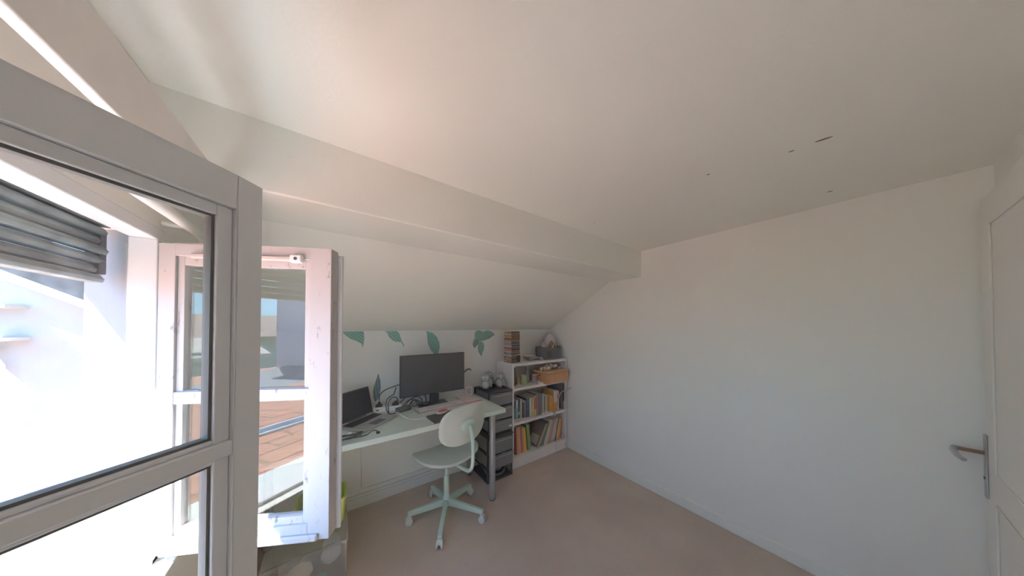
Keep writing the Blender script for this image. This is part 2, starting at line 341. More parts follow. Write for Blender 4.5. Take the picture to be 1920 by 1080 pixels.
MB().tube(smoothpath([(.755, DY + .068, .905), (.72, DY + .074, .898), (.67, DY + .070, .891), (.635, DY + .062, .889)], 5), [.010] * 6 + [.009] * 5 + [.008] * 5, 12).build('door_handle', mat('brushed_steel', (0, 0, 0)), hp)
MB().tube([(.750, DY + .006, .80), (.750, DY + .008, .80)], .006, 12).build('keyhole', BLACK, hp)

# ================================================================ OUTSIDE
RT = tiles_mat('terracotta_roof_tiles', (.50, .22, .14), (.44, .19, .12), .26, 'Y')
o = MB().prism([(XO - .02, .42), (-2.3, .38), (-2.3, .28), (XO - .02, .28)], -7, 2.02, 'Y').build('tiled_roof', RT, smooth=False)
tag(o, 'red tiled flat roof directly below the window', 'roof')
o = MB().prism([(-2.5, .38), (-9.5, .10), (-9.5, .0), (-2.5, .28)], -9, 2.02, 'Y').build('tiled_roof', RT, smooth=False)
tag(o, 'red tiled roof beyond the grey gutter', 'roof')
o = MB().prism([(-2.3, .40), (-2.33, .40), (-2.35, .33), (-2.45, .33), (-2.47, .40), (-2.5, .40), (-2.5, .28), (-2.3, .28)], -7, 2.02, 'Y').build('roof_gutter', mat('zinc_gutter', (.33, .37, .42), .5)); tag(o, 'blue grey zinc gutter running across the tiled roof', 'gutter')
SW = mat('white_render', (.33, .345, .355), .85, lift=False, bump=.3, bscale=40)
nb = thing('side_wall', 'white sunlit rendered outer wall beside the window', 'wall', (-2, 2.02, 0))
def zt(x): return 1.54 + (-.915 - x) * .6
MB().prism([(-3 + 2, -.1), (-.60 + 2, -.1), (-.60 + 2, zt(-.60)), (-3 + 2, zt(-3))], 0, .2, 'Y').build('wall_face', SW, nb, smooth=False)
MB().box((-3 + 2, -.03, .30), (-.62 + 2, .0, .455)).build('base_flashing', mat('white_flashing', (.78, .76, .72), .6), nb)
MB().prism([(-.58 + 2, zt(-.58)), (-3 + 2, zt(-3)), (-3 + 2, zt(-3) + .03), (-.58 + 2, zt(-.58) + .03)], -.06, .2, 'Y').build('verge_board', mat('pale_verge', (.55, .57, .54), .7), nb)
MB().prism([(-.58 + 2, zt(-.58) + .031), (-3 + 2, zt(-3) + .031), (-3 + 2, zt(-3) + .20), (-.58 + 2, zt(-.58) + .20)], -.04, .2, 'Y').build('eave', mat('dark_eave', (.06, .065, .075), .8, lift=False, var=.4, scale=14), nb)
for (x, z, g) in ((-1.065, 1.515, 'upper'), (-1.055, 1.385, 'lower')):
    bk = tag(MB().box((x - .10, 1.93, z), (x + .025, 2.02, z + .012)).build('wall_bracket', mat('grey_bracket', (.35, .33, .30), .6)), g + ' thin metal bracket sticking out of the white outer wall', 'bracket')
vc = MB().tube(smoothpath([(-1.10, 1.99, 1.37), (-1.075, 1.985, 1.25), (-1.08, 1.99, 1.1), (-1.07, 1.985, .95), (-1.08, 1.99, .8), (-1.085, 1.985, .62)], 8), [(.010 + .004 * math.sin(i * 1.3)) for i in range(41)], 8).build('twisted_cable', mat('pale_cable', (.55, .57, .52), .8))
tag(vc, 'pale lumpy cable hanging down the white outer wall', 'cable')

wb = thing('white_building', 'plain white building reflected in the casement glass', 'building', (-8.2, -5.2, -.2), R(-30))
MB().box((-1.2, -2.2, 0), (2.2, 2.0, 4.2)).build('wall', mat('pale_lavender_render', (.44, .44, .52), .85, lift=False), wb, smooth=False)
MB().box((-1.35, -2.35, 4.2), (2.35, 2.15, 4.35)).build('roof', mat('roof_grey', (.3, .3, .33), .8), wb, smooth=False)
lr = thing('zinc_annex', 'low grey zinc roofed annex at the foot of the white building', 'building', (-6.3, -1.5, .0), R(-30))
MB().box((-.3, -1.6, -.1), (1.1, 1.0, .22)).build('wall', mat('annex_grey', (.16, .19, .23), .7, lift=False), lr, smooth=False)
MB().prism([(-.4, .22), (1.2, .22), (1.2, .27), (-.4, .36)], -1.7, 1.1, 'Y').build('roof', mat('annex_roof', (.12, .15, .18), .6, lift=False), lr, smooth=False)
BT = tiles_mat('weathered_roof_tiles', (.34, .24, .19), (.26, .19, .16), .4, 'X')
hs = thing('distant_house', 'distant house with brown tiled roof reflected in the casement glass', 'building', (-21, -6.2, -3), R(20))
MB().box((-3, -4, 0), (2.4, 4.5, 4.0)).build('wall', mat('distant_render', (.35, .42, .38), .8, lift=False), hs, smooth=False)
MB().prism([(-3.4, 3.9), (-.3, 5.2), (2.9, 3.9), (2.9, 3.75), (-3.4, 3.75)], -4.4, 4.9, 'Y').build('roof', BT, hs, smooth=False)
lh = thing('pergola_house', 'nearer small house with pale striped roof edge in the glass', 'building', (-13, -1.9, -2), R(12))
MB().box((-1.5, -2.2, 0), (1.2, 2.2, 2.6)).build('wall', mat('distant_teal', (.22, .32, .28), .8, lift=False), lh, smooth=False)
MB().prism([(-1.9, 2.55), (1.6, 2.35), (1.6, 2.45), (-1.9, 3.0)], -2.5, 2.5, 'Y').build('roof', tiles_mat('pale_roof_edge', (.55, .52, .46), (.36, .36, .33), .3, 'Y'), lh, smooth=False)
LEAFT = mat('tree_foliage', (.05, .10, .045), .9, lift=False, var=.5, scale=3, bump=1, bscale=6)
for i, (x, y, h, r) in enumerate(((-27, -10.4, 4.9, 1.3), (-28, -14.0, 5.6, 1.0), (-24, -17.0, 4.6, 1.6), (-30, -7.2, 4.4, 1.2))):
    t_o = thing('conifer_tree', ['broad dark tree on the skyline left of the pointed one', 'tall pointed dark conifer on the skyline', 'rounded dark tree beside the white building', 'low dark tree furthest from the white building'][i], 'tree', (x, y, -3), 0, 'trees on the skyline')
    m_ = MB()
    for k in range(26):
        a = random.random() * 6.28; q = random.random(); rr = r * (1 - q * .75) * random.random() ** .5
        m_.ball((rr * math.cos(a), rr * math.sin(a), 1.0 + q * (h - 1.3)), (.55 * (1.2 - q), .55 * (1.2 - q), .6), nu=8, nv=6)
    m_.build('crown', LEAFT, t_o); MB().cyl((0, 0, 0), .16, 1.6, 8).build('trunk', mat('bark', (.12, .09, .06), .9), t_o)
o = MB().box((-60, -50, -3.3), (-9.6, 20, -3.05)).build('garden_lawn', mat('grass_green', (.14, .20, .06), .9, lift=False, var=.3, scale=2)); tag(o, 'green garden lawn far below the roofs', 'lawn'); o['kind'] = 'structure'

# ================================================================ DESK
DZ = .76; DX0, DX1, DYF, DYB = -.42, 1.172, 1.727, 2.325
dk = thing('desk', 'long pale green desk with round grey metal legs along the low wall', 'desk', (.41, 2.03, 0))
def D(p): return (p[0] - .41, p[1] - 2.03, p[2])
MB().box(D((DX0, DYF, DZ - .034)), D((DX1, DYB, DZ))).build('tabletop', DESKTOP, dk, bevel=.002)
for (x, y) in ((DX1 - .085, DYF + .075), (DX1 - .085, DYB - .085), (DX0 + .085, DYF + .075), (DX0 + .085, DYB - .085)):
    lg = MB().lathe([(.024, .012), (.025, .02), (.025, DZ - .036), (.04, DZ - .036), (.04, DZ - .0345)], D((x, y, 0))).build('leg', STEEL, dk)
    MB().lathe([(.018, 0), (.022, .004), (.022, .012)], D((x, y, 0))).build('foot', DARKGREY, lg)

# cable loop under desk and cable on the wall
o = MB().tube(smoothpath([(.615, 1.78, .726), (.62, 1.78, .70), (.632, 1.78, .672), (.645, 1.78, .685), (.652, 1.78, .705), (.655, 1.78, .726)], 6), .0025, 8).build('cable', BLACK); tag(o, 'short black cable loop hanging under the desk front edge', 'cable')
o = MB().tube(smoothpath([(.18, 2.347, .76), (.182, 2.349, .5), (.188, 2.349, .30), (.19, 2.348, .145)], 6), .003, 8).build('cable', mat('white_cable', (.62, .60, .57), .6)); tag(o, 'thin white cable running down the wall below the desk', 'cable')

# laptop
lp = thing('laptop', 'open silver laptop with dark screen on the left of the desk', 'laptop', (.16, 1.95, DZ), R(40))
LW, LD = .30, .215
MB().box((-.06, -.10 + .02, .003), (-.06 + LW, .02 - .10 + LD, .017)).build('base', ALU, lp, bevel=.004)
MB().box((-.06 + .02, .04, .017), (-.06 + LW - .02, .118, .0185)).build('keyboard', BLACK, lp)
MB().box((-.06 + .10, -.07, .017), (-.06 + .20, -.01, .0180)).build('touchpad', DARKGREY, lp)
MB().tube([(-.04, .135, .018), (.01, .135, .018)], .006, 10).build('hinge', ALU, lp); MB().tube([(.17, .135, .018), (.22, .135, .018)], .006, 10).build('hinge', ALU, lp)
M_ = TR(-.06, .136, .018, 0, R(-14))
sc = MB().box((0, 0, 0), (LW, .008, .205), M_).build('screen_lid', BLACK, lp, bevel=.004)
MB().box((.010, -.001, .012), (LW - .010, 0, .193), M_).build('display', mat('glossy_dark_display', (.03, .03, .035), .12), sc)
pn = MB().box((.022, -.006, .160), (.062, -.0015, .212), TR(.0, 0, 0) @ M_).build('sticky_note', WHITEP)
pn.matrix_world = lp.matrix_basis; pn.location = lp.location; pn.rotation_euler = lp.rotation_euler; tag(pn, 'small white paper note on the corner of the laptop screen', 'note')

# monitor
mo = thing('computer_monitor', 'large black computer monitor standing at the middle of the desk', 'monitor', (.72, 2.18, DZ))
MB().box((-.13, -.10, 0), (.12, .09, .012)).build('stand_base', DARKGREY, mo, bevel=.012, seg=3)
MB().box((-.03, .0, .012), (.045, .035, .26), None).build('stand_neck', BLACK, mo, bevel=.006)
pb = MB().box((-.285, -.035, .105), (.270, .0, .445)).build('screen_housing', BLACK, mo, bevel=.004)
MB().box((-.279, -.0365, .117), (.264, -.035, .438)).build('display', SCREEN, pb)
MB().box((.02, -.0368, .1075), (.045, -.0352, .1125)).build('badge', mat('silver_badge', (.5, .5, .5), .3, metal=.8), pb)

# power strip, plugs, adapter, cables
ps = thing('power_strip', 'white power strip lying behind the laptop', 'power strip', (.345, 2.245, DZ), R(-12))
MB().box((-.095, -.03, 0), (.12, .03, .040)).build('body', WHITEP, ps, bevel=.006)
MB().box((-.065, -.0315, .016), (-.045, -.03, .024)).build('switch', BLACK, ps)
MB().box((-.0, -.02, .040), (.035, .018, .075)).build('charger', WHITEP, ps, bevel=.004)
for (x, lb, h) in ((-.045, 'left', .03), (.075, 'right', .025)):
    o = MB().box((x - .025, -.02, .040), (x + .022, .02, .040 + h * .6)).cyl((x, 0, .05), .010, h, 12).build('power_plug', BLACK, bevel=.003)
    o.location = ps.location; o.rotation_euler = ps.rotation_euler; tag(o, 'black power plug in the %s end of the white power strip' % lb, 'plug')
ad = MB().box((-.055, -.03, 0), (.055, .03, .032)).build('power_adapter', DARKGREY, bevel=.006); ad.location = (.465, 2.165, DZ); ad.rotation_euler = (0, 0, R(22)); tag(ad, 'black power adapter brick lying beside the cable tangle', 'power adapter')
z = DZ + .004
cabs = [
    ('black cable arching from the power strip up to the monitor', [(.300, 2.25, z + .085), (.302, 2.24, z + .13), (.34, 2.24, z + .165), (.40, 2.235, z + .185), (.46, 2.23, z + .20)]),
    ('black cable looped in a ring beside the monitor edge', [(.42, 2.22, z + .18), (.40, 2.21, z + .13), (.375, 2.20, z + .12), (.345, 2.19, z + .09), (.34, 2.17, z + .03), (.36, 2.14, z), (.40, 2.13, z)]),
    ('black cable curling around the right end of the power strip', [(.43, 2.20, z + .06), (.42, 2.19, z + .10), (.385, 2.19, z + .11), (.355, 2.18, z + .07), (.35, 2.13, z + .02), (.325, 2.10, z), (.29, 2.09, z)]),
    ('black cable snaking on the desk in front of the monitor stand', [(.47, 2.17, z + .02), (.52, 2.19, z + .03), (.56, 2.22, z + .05), (.60, 2.19, z + .02), (.63, 2.22, z + .04), (.60, 2.25, z + .07), (.54, 2.24, z + .06), (.50, 2.20, z + .04)]),
    ('black cable coming from under the left of the monitor', [(.45, 2.22, z + .05), (.50, 2.24, z + .08), (.56, 2.25, z + .09), (.62, 2.25, z + .10), (.66, 2.24, z + .07), (.65, 2.20, z + .02), (.58, 2.17, z)]),
]
for lab, pts in cabs: tag(MB().tube(smoothpath(pts, 8), .0038, 8).build('cable', BLACK), lab, 'cable', 'black cables on the desk')
for k in range(5):
    pts = [(.46 + .20 * t + .012 * math.sin(k * 2 + t * 9), 2.185 + .03 * math.sin(k * 1.7 + t * 5) , z + .018 + .012 * k * (1 - abs(2 * t - 1)) + .012 * math.cos(k + t * 7) ) for t in [i / 7 for i in range(8)]]
    tag(MB().tube(smoothpath(pts, 5), .0032, 7).build('cable', mat('dark_grey_cable', (.06, .06, .065), .5)), ['lowest', 'second', 'middle', 'fourth', 'topmost'][k] + ' dark cable strand of the bundle lying left of the monitor stand', 'cable', 'tangled cable bundle')
tag(MB().tube(smoothpath([(.415, 2.15, z), (.43, 2.04, z), (.455, 1.95, z), (.50, 1.895, z), (.555, 1.90, z), (.60, 1.965, z)], 8), .0032, 8).build('cable', WHITEP), 'white cable curving over the desk towards the mouse', 'cable')
pts = []
for k in range(30):
    a = k * .8; r_ = .055 + .012 * math.sin(k * 1.9); pts.append((.07 + r_ * 1.3 * math.cos(a), 1.82 + r_ * .8 * math.sin(a), z + .0022 * k % .018))
pts += [(.16, 1.80, z), (.19, 1.83, z), (.215, 1.855, z + .002), (.235, 1.835, z), (.238, 1.805, z)]
tag(MB().tube(smoothpath(pts, 4), .0027, 7).build('cable', BLACK), 'coiled thin black cable at the left front of the desk', 'cable')
o = MB().box((.225, 1.79, DZ + .0005), (.245, 1.808, DZ + .012)).build('cable_plug', BLACK, bevel=.002); tag(o, 'small black plug at the end of the coiled cable', 'plug')
o = MB().ball((0.085, 1.87, DZ + .011), (.014, .009, .01), nu=12, nv=8).build('earphone', WHITEP); tag(o, 'small white earphone lying in the black cable coil', 'earphone')

# keyboard, mouse, pad
kb = thing('keyboard', 'white computer keyboard with thin red rim on the desk', 'keyboard', (.748, 2.085, DZ), R(4.5))
MB().box((-.21, -.058, 0), (.21, .058, .008)).build('base', mat('red_rim', (.55, .30, .33), .4), kb, bevel=.003)
MB().box((-.207, -.055, .008), (.207, .055, .011)).build('top_plate', mat('mauve_plate', (.50, .34, .36), .5), kb)
kk = MB()
for rr_ in range(5):
    for c in range(19):
        if c in (14, 15) and rr_ == 3: continue
        x = -.20 + c * .0212; y = .045 - rr_ * .021
        kk.box((x, y - .0165, .011), (x + .0175, y, .0145))
kk.build('keys', mat('white_keys', (.78, .76, .76), .5), kb)
mp_ = MB().box((-.125, -.095, 0), (.125, .095, .003)).build('mouse_pad', mat('dark_fabric_pad', (.075, .075, .08), .9, var=.1), bevel=.001); mp_.location = (.70, 1.845, DZ); mp_.rotation_euler = (0, 0, R(4)); tag(mp_, 'dark grey mouse pad on the front of the desk', 'mouse pad')
ms = thing('computer_mouse', 'red and white computer mouse on the mouse pad', 'mouse', (.695, 1.912, DZ + .003), R(25))
MB().ball((0, 0, .012), (.055, .030, .012)).build('base', WHITEP, ms); MB().ball((.005, 0, .017), (.047, .026, .013)).build('top_shell', mat('red_mouse', (.50, .09, .12), .3), ms)

np_ = thing('notepad', 'white notepad with pink red edge at the back right of the desk', 'notepad', (1.035, 2.155, DZ), R(2))
MB().box((-.08, -.115, 0), (.08, .115, .008)).build('cover', mat('pink_red_cover', (.62, .10, .17), .5), np_, bevel=.001)
MB().box((-.075, -.112, .008), (.075, .112, .011)).build('page', mat('pinkish_paper', (.74, .66, .66), .7), np_)
pf = thing('picture_frame', 'small white framed picture standing beside the drawer tower', 'picture frame', (1.10, 2.27, DZ), R(-20))
MB().box((-.032, 0, 0), (.032, .012, .085), TR(0, 0, 0, 0, R(-8))).build('frame', WHITEP, pf, bevel=.002)
MB().box((-.020, -.001, .014), (.020, 0, .071), TR(0, 0, 0, 0, R(-8))).build('picture', mat('pink_grey_print', (.55, .42, .42), .6, var=.4, scale=60), pf)
o = MB().lathe([(.008, 0), (.009, .002), (.005, .01), (.005, .03), (.007, .032)], (.87, 2.25, DZ), 12).build('white_bottle', WHITEP); tag(o, 'tiny white stand on the desk just right of the monitor foot', 'ornament')

# wall leaf stickers
GA, GB = (.20, .42, .36), (.38, .57, .51)
GC, GD = (.17, .24, .25), (.30, .37, .39)
leaves = [
    ('green leaf sticker on the wall at far left under the slope', [(.05, 1.404), (.075, 1.375), (.11, 1.345), (.15, 1.325), (.18, 1.305), (.193, 1.272), (.20, 1.31), (.203, 1.35), (.197, 1.404)], (GA, GB), .9),
    ('green leaf sticker with curled tail above the laptop', [(.352, 1.404), (.372, 1.385), (.385, 1.355), (.41, 1.325), (.44, 1.31), (.478, 1.308), (.497, 1.285), (.503, 1.255), (.508, 1.28), (.490, 1.312), (.478, 1.35), (.465, 1.385), (.445, 1.404)], (GA, GB), .8),
    ('green leaf sticker just above the monitor', [(.702, 1.404), (.708, 1.375), (.712, 1.33), (.718, 1.28), (.74, 1.23), (.77, 1.19), (.79, 1.172), (.815, 1.19), (.828, 1.24), (.825, 1.29), (.80, 1.345), (.76, 1.385), (.72, 1.395)], (GA, GB), .4),
    ('grey leaf sticker on the wall beside the laptop screen', [(.305, 1.05), (.29, 1.0), (.275, .95), (.268, .90), (.272, .85), (.285, .82), (.30, .83), (.318, .88), (.325, .93), (.322, .99), (.313, 1.02)], (GC, GD), .1),
    ('upper right pale green leaf of the cluster above the owls', [(1.262, 1.288), (1.285, 1.29), (1.33, 1.30), (1.38, 1.315), (1.42, 1.34), (1.448, 1.355), (1.42, 1.38), (1.39, 1.395), (1.35, 1.402), (1.31, 1.392), (1.27, 1.36)], (GA, GB), 1.2),
    ('upper left pale green leaf of the cluster above the owls', [(1.262, 1.288), (1.225, 1.31), (1.20, 1.335), (1.205, 1.38), (1.225, 1.404), (1.265, 1.404), (1.295, 1.385), (1.305, 1.345), (1.285, 1.305)], (GA, GB), .5),
    ('lower left green leaf of the cluster above the owls', [(1.255, 1.285), (1.235, 1.305), (1.205, 1.32), (1.185, 1.29), (1.180, 1.255), (1.195, 1.22), (1.22, 1.235), (1.245, 1.262)], (GC, GB), 2.2),
    ('hanging lower leaf of the cluster above the owls', [(1.268, 1.286), (1.248, 1.26), (1.238, 1.22), (1.245, 1.18), (1.262, 1.155), (1.280, 1.128), (1.292, 1.165), (1.308, 1.20), (1.312, 1.24), (1.300, 1.275)], (GA, GB), .2),
    ('curved grey green leaf sticker right of the monitor', [(1.075, .86), (1.072, .93), (1.08, .97), (1.10, .985), (1.125, 1.0), (1.145, .995), (1.17, .985), (1.15, 1.012), (1.12, 1.015), (1.09, 1.0), (1.06, .985), (1.05, .92), (1.055, .86)], (GC, GD), .3),
]
for i, (lab, pts, (ca, cb), ang) in enumerate(leaves):
    cx = sum(p[0] for p in pts) / len(pts); cz = sum(p[1] for p in pts) / len(pts)
    o = MB().prism([(p[0] - cx, p[1] - cz) for p in pts], -.0006, .0003 + .0007 * i, 'Y').build('leaf_sticker', leaf_mat('leaf_print', ca, cb, ang), smooth=False)
    o.location = (cx, YB - .0003 - .0007 * i, cz); tag(o, lab, 'wall sticker', 'leaf stickers on the back wall')

# ================================================================ CHAIR
ch = thing('swivel_chair', 'mint green and off-white swivel chair at the desk', 'chair', (.716, 1.87, 0), R(11))
def superell(a, b, n=2.6, k=40): return [(a * math.copysign(abs(math.cos(t)) ** (2 / n), math.cos(t)), b * math.copysign(abs(math.sin(t)) ** (2 / n), math.sin(t))) for t in [2 * math.pi * i / k for i in range(k)]]
def cushion(outline, th, mb, M, curve):
    # rounded slab: outline scaled in rings, edges rounded, bowed by curve(x,y)
    rings = [(.0, -th / 2), (.5, -th / 2), (.88, -th / 2), (.97, -th * .35), (1, 0), (.97, th * .35), (.88, th / 2), (.5, th / 2), (0, th / 2)]; vs = []
    for s_, z_ in rings: vs.append([mb.bm.verts.new(M @ Vector((x * max(s_, .02), y * max(s_, .02), z_ + curve(x * s_, y * s_)))) for x, y in outline])
    n = len(outline)
    for a, b in zip(vs, vs[1:]):
        for k in range(n): mb.bm.faces.new((a[k], a[(k + 1) % n], b[(k + 1) % n], b[k]))
    mb.bm.faces.new(vs[0][::-1]); mb.bm.faces.new(vs[-1]); return mb
cushion(superell(.250, .212, 2.5), .028, MB(), TR(0.02, .035, .452), lambda x, y: .9 * (x * x) * .6 - (0.55 * max(0, y - .05) ** 2 * 3)).build('seat', CREAM, ch)
cushion(superell(.198, .148, 2.7), .020, MB(), TR(.015, -.235, .745, 0, R(98)), lambda x, y: -1.0 * x * x).build('backrest', CREAM, ch)
cushion(superell(.062, .040, 2.4), .022, MB(), TR(.020, -.256, .745, 0, R(98)), lambda x, y: .0).build('back_plate', MINT, ch)
MB().tube(smoothpath([(.03, -.05, .402), (.03, -.15, .402), (.03, -.235, .412), (.03, -.280, .455), (.03, -.292, .55), (.028, -.285, .67), (.022, -.270, .745)], 6), .013, 14).build('back_support', MINT, ch)
MB().box((-.07, -.07, .403), (.09, .09, .437)).build('seat_mount', MINT, ch, bevel=.006)
MB().lathe([(.013, .24), (.013, .400)], n=20).build('gas_piston', MINT, ch)
MB().lathe([(.032, .075), (.036, .10), (.027, .13), (.021, .15), (.020, .295), (.016, .30), (.016, .303)], n=24).build('column', MINT, ch)
for k, (ang, rr_) in enumerate(((22, .27), (95, .27), (167, .27), (241, .30), (309, .30))):
    a = R(ang - 11); c, s_ = math.cos(a), math.sin(a); Mx = Matrix.Rotation(a, 4, 'Z')
    lg = MB().prism([(.015, .118), (.03, .075), (rr_, .062), (rr_ + .005, .088), (.03, .125)], -.014, .014, 'Y', Mx).build('leg', MINT, ch, bevel=.004)
    cs = MB().box((rr_ - .022, -.016, .022), (rr_ + .012, .016, .060), Mx @ TR(0, 0, 0)).build('caster_fork', CASTER, lg, bevel=.008)
    for sgn in (-1, 1):
        MB().tube([Mx @ Vector((rr_ - .004, sgn * .008, .0255)), Mx @ Vector((rr_ - .004, sgn * .021, .0255))], .0253, 20).build('caster_wheel', CASTER, lg, bevel=.003)

# ================================================================ DRAWER TOWERS
def drawers(name, label, x0, x1, y0, y1, zb, zs, ztop, open_base):
    r = thing(name, label, 'drawer tower', ((x0 + x1) / 2, (y0 + y1) / 2, zb)); cx, cy = (x0 + x1) / 2, (y0 + y1) / 2
    def L(x, y, z): return (x - cx, y - cy, z - zb)
    f = MB(); p = .016
    for (x, y) in ((x0, y0 + .012), (x1 - p, y0 + .012), (x0, y1 - p), (x1 - p, y1 - p)): f.box(L(x, y, zb), L(x + p, y + p, ztop - .001))
    for z_ in ([zb] if open_base else []) : f.box(L(x0, y0 + .012, z_), L(x1, y1, z_ + .016)); 
    levels = [z0 for z0, z1 in zs]
    for z_ in levels: f.box(L(x0, y0 + .012, z_ - .014), L(x1, y0 + .03, z_ - .003)); f.box(L(x0, y0 + .012, z_ - .014), L(x0 + .012, y1, z_ - .003)); f.box(L(x1 - .012, y0 + .012, z_ - .014), L(x1, y1, z_ - .003)); f.box(L(x0, y1 - .012, z_ - .014), L(x1, y1, z_ - .003))
    f.build('frame', BLACK, r, bevel=.002)
    MB().box(L(x0 - .002, y0 - .002, ztop - .014), L(x1 + .002, y1, ztop)).build('top_panel', BLACK, r, bevel=.004)
    for z0, z1 in zs:
        d = MB(); w_ = .003; a, b_, c, e = x0 + .018, x1 - .018, y0 + .004, y1 - .018
        d.box(L(a, c, z0), L(b_, e, z0 + w_)); d.box(L(a - .010, y0 - .006, z0), L(b_ + .010, y0 + .004, z1)); d.box(L(a, c, z0 + w_), L(a + w_, e, z1)); d.box(L(b_ - w_, c, z0 + w_), L(b_, e, z1)); d.box(L(a + w_, e - w_, z0 + w_), L(b_ - w_, e, z1))
        dd = d.build('drawer', SMOKE, r, bevel=.0015)
        MB().box(L(a + .005, y0 - .016, z1 - .026), L(b_ - .005, y0 - .006, z1 - .016)).build('drawer_handle', mat('grey_handle', (.33, .34, .35), .35), dd, bevel=.004)
    return r
tu = drawers('drawer_tower', 'upper black drawer tower with three smoky drawers and owls on top', 1.19, 1.462, 2.03, 2.345, .418, [(.700 - .012, .800), (.565 - .01, .668), (.432, .540)], .818, False)
tl = drawers('drawer_tower', 'lower black drawer tower standing on the floor beside the desk leg', 1.152, 1.435, 1.985, 2.315, 0.0, [(.262, .395), (.125, .245)], .417, True)
o = MB().tube(smoothpath([(1.22, 2.10, .03), (1.30, 2.02, .035), (1.39, 2.08, .04), (1.38, 2.2, .05), (1.28, 2.22, .05), (1.22, 2.16, .04)], 6, True), .012, 10, close=True).tube(smoothpath([(1.25, 2.11, .055), (1.32, 2.06, .06), (1.37, 2.12, .06), (1.33, 2.19, .06), (1.26, 2.17, .06)], 6, True), .011, 10, close=True).build('coiled_hose', DARKGREY)
tag(o, 'coiled dark grey cable in the open base of the lower drawer tower', 'cable')
for (lab, x, y, z_, sx, sy, sz, c, nm) in (('white crumpled paper in the third smoky drawer', 1.30, 2.06, .4355, .05, .015, .05, (.75, .74, .7), 'crumpled_paper'), ('pale plastic bag in the lowest smoky drawer', 1.36, 2.04, .1285, .07, .02, .045, (.72, .73, .72), 'plastic_bag'),
                           ('red small toy in the drawer below the black middle panel', 1.26, 2.02, .2655, .02, .012, .012, (.6, .1, .15), 'small_toy')):
    o = MB().ball((0, 0, sz / 1), (sx, sy, sz), nu=10, nv=6).build(nm, mat(nm + '_material', c, .7)); o.location = (x, y, z_); tag(o, lab, nm.replace('_', ' '))
o = MB().box((0, 0, 0), (.032, .01, .012)).build('drawer_label', WHITEP, bevel=.002); o.location = (1.408, 2.013, .462); tag(o, 'small white clip on the front of the third smoky drawer', 'clip')

# owls (plush)
OG = mat('grey_plush', (.33, .36, .37), .95, bump=.6, bscale=200); OW = mat('pale_plush', (.58, .55, .49), .95, bump=.6, bscale=200); OK = mat('owl_black', (.02, .02, .02), .4); OF = mat('slate_felt', (.08, .085, .10), .9)
def owl(x, y, rz, s, label, tilt=0):
    r = thing('plush_owl', label, 'plush toy', (x, y, .818), rz, 'plush owls on the drawer tower'); r.scale = (s, s, s)
    MB().ball((0, 0, .048), (.045, .038, .048)).ball((0, 0, .108), (.038, .034, .036)).build('body', OG, r)
    MB().ball((0, -.020, .045), (.033, .024, .037)).build('belly', OW, r)
    fc = MB().ball((-.013, -.020, .106), (.018, .018, .021)).ball((.013, -.020, .106), (.018, .018, .021)).build('face', mat('owl_face', (.62, .60, .56), .95), r)
    for q in (-1, 1): MB().ball((q * .015, -.0375, .108), (.0045, .003, .0045), nu=10, nv=6).build('eye', OK, fc)
    MB().ball((0, -.040, .099), (.0035, .005, .006), nu=10, nv=6).build('beak', OK, fc)
    for q in (-1, 1):
        MB().ball((0, 0, 0), (.012, .022, .038), TR(q * .043, .0, .055, 0, 0, R(q * -14))).build('wing', OG, r)
        MB().ball((q * .020, -.036, .008), (.014, .018, .008)).build('foot', OF, r)
    return r
owl(1.243, 2.19, R(-38), 1.06, 'left plush grey owl facing the room with peach belly')
owl(1.330, 2.275, R(-30), 1.10, 'middle plush grey owl standing furthest back')
owl(1.402, 2.17, R(-62), 1.03, 'right plush grey owl turned towards the desk')

# ================================================================ BOOKCASE
BX0, BX1, BYF, BYK = 1.468, 2.264, 2.045, 2.340
bc = thing('bookcase', 'low white open bookcase in the corner by the right wall', 'bookcase', ((BX0 + BX1) / 2, (BYF + BYK) / 2, 0))
def B(x, y, z): return (x - (BX0 + BX1) / 2, y - (BYF + BYK) / 2, z)
for (a, b_) in ((BX0, BX0 + .02), (BX1 - .02, BX1)): MB().box(B(a, BYF, 0), B(b_, BYK, 1.062)).build('side_panel', SHELFW, bc, bevel=.0015)
MB().box(B(BX0 + .02, BYF, 1.036), B(BX1 - .02, BYK, 1.0615)).build('top_panel', SHELFW, bc, bevel=.0015)
for z_ in (.812, .463): MB().box(B(BX0 + .021, BYF + .002, z_ - .026), B(BX1 - .021, BYK - .006, z_)).build('shelf', SHELFW, bc, bevel=.0015)
MB().box(B(BX0 + .021, BYF + .002, .086), B(BX1 - .021, BYK - .006, .110)).build('shelf', SHELFW, bc, bevel=.0015)
MB().box(B(BX0 + .021, BYF + .012, 0), B(BX1 - .021, BYF + .028, .085)).build('plinth', SHELFW, bc)
MB().box(B(BX0 + .02, BYK - .004, .086), B(BX1 - .02, BYK, 1.036)).build('back_panel', mat('bookcase_back', (.70, .66, .62), .6), bc)
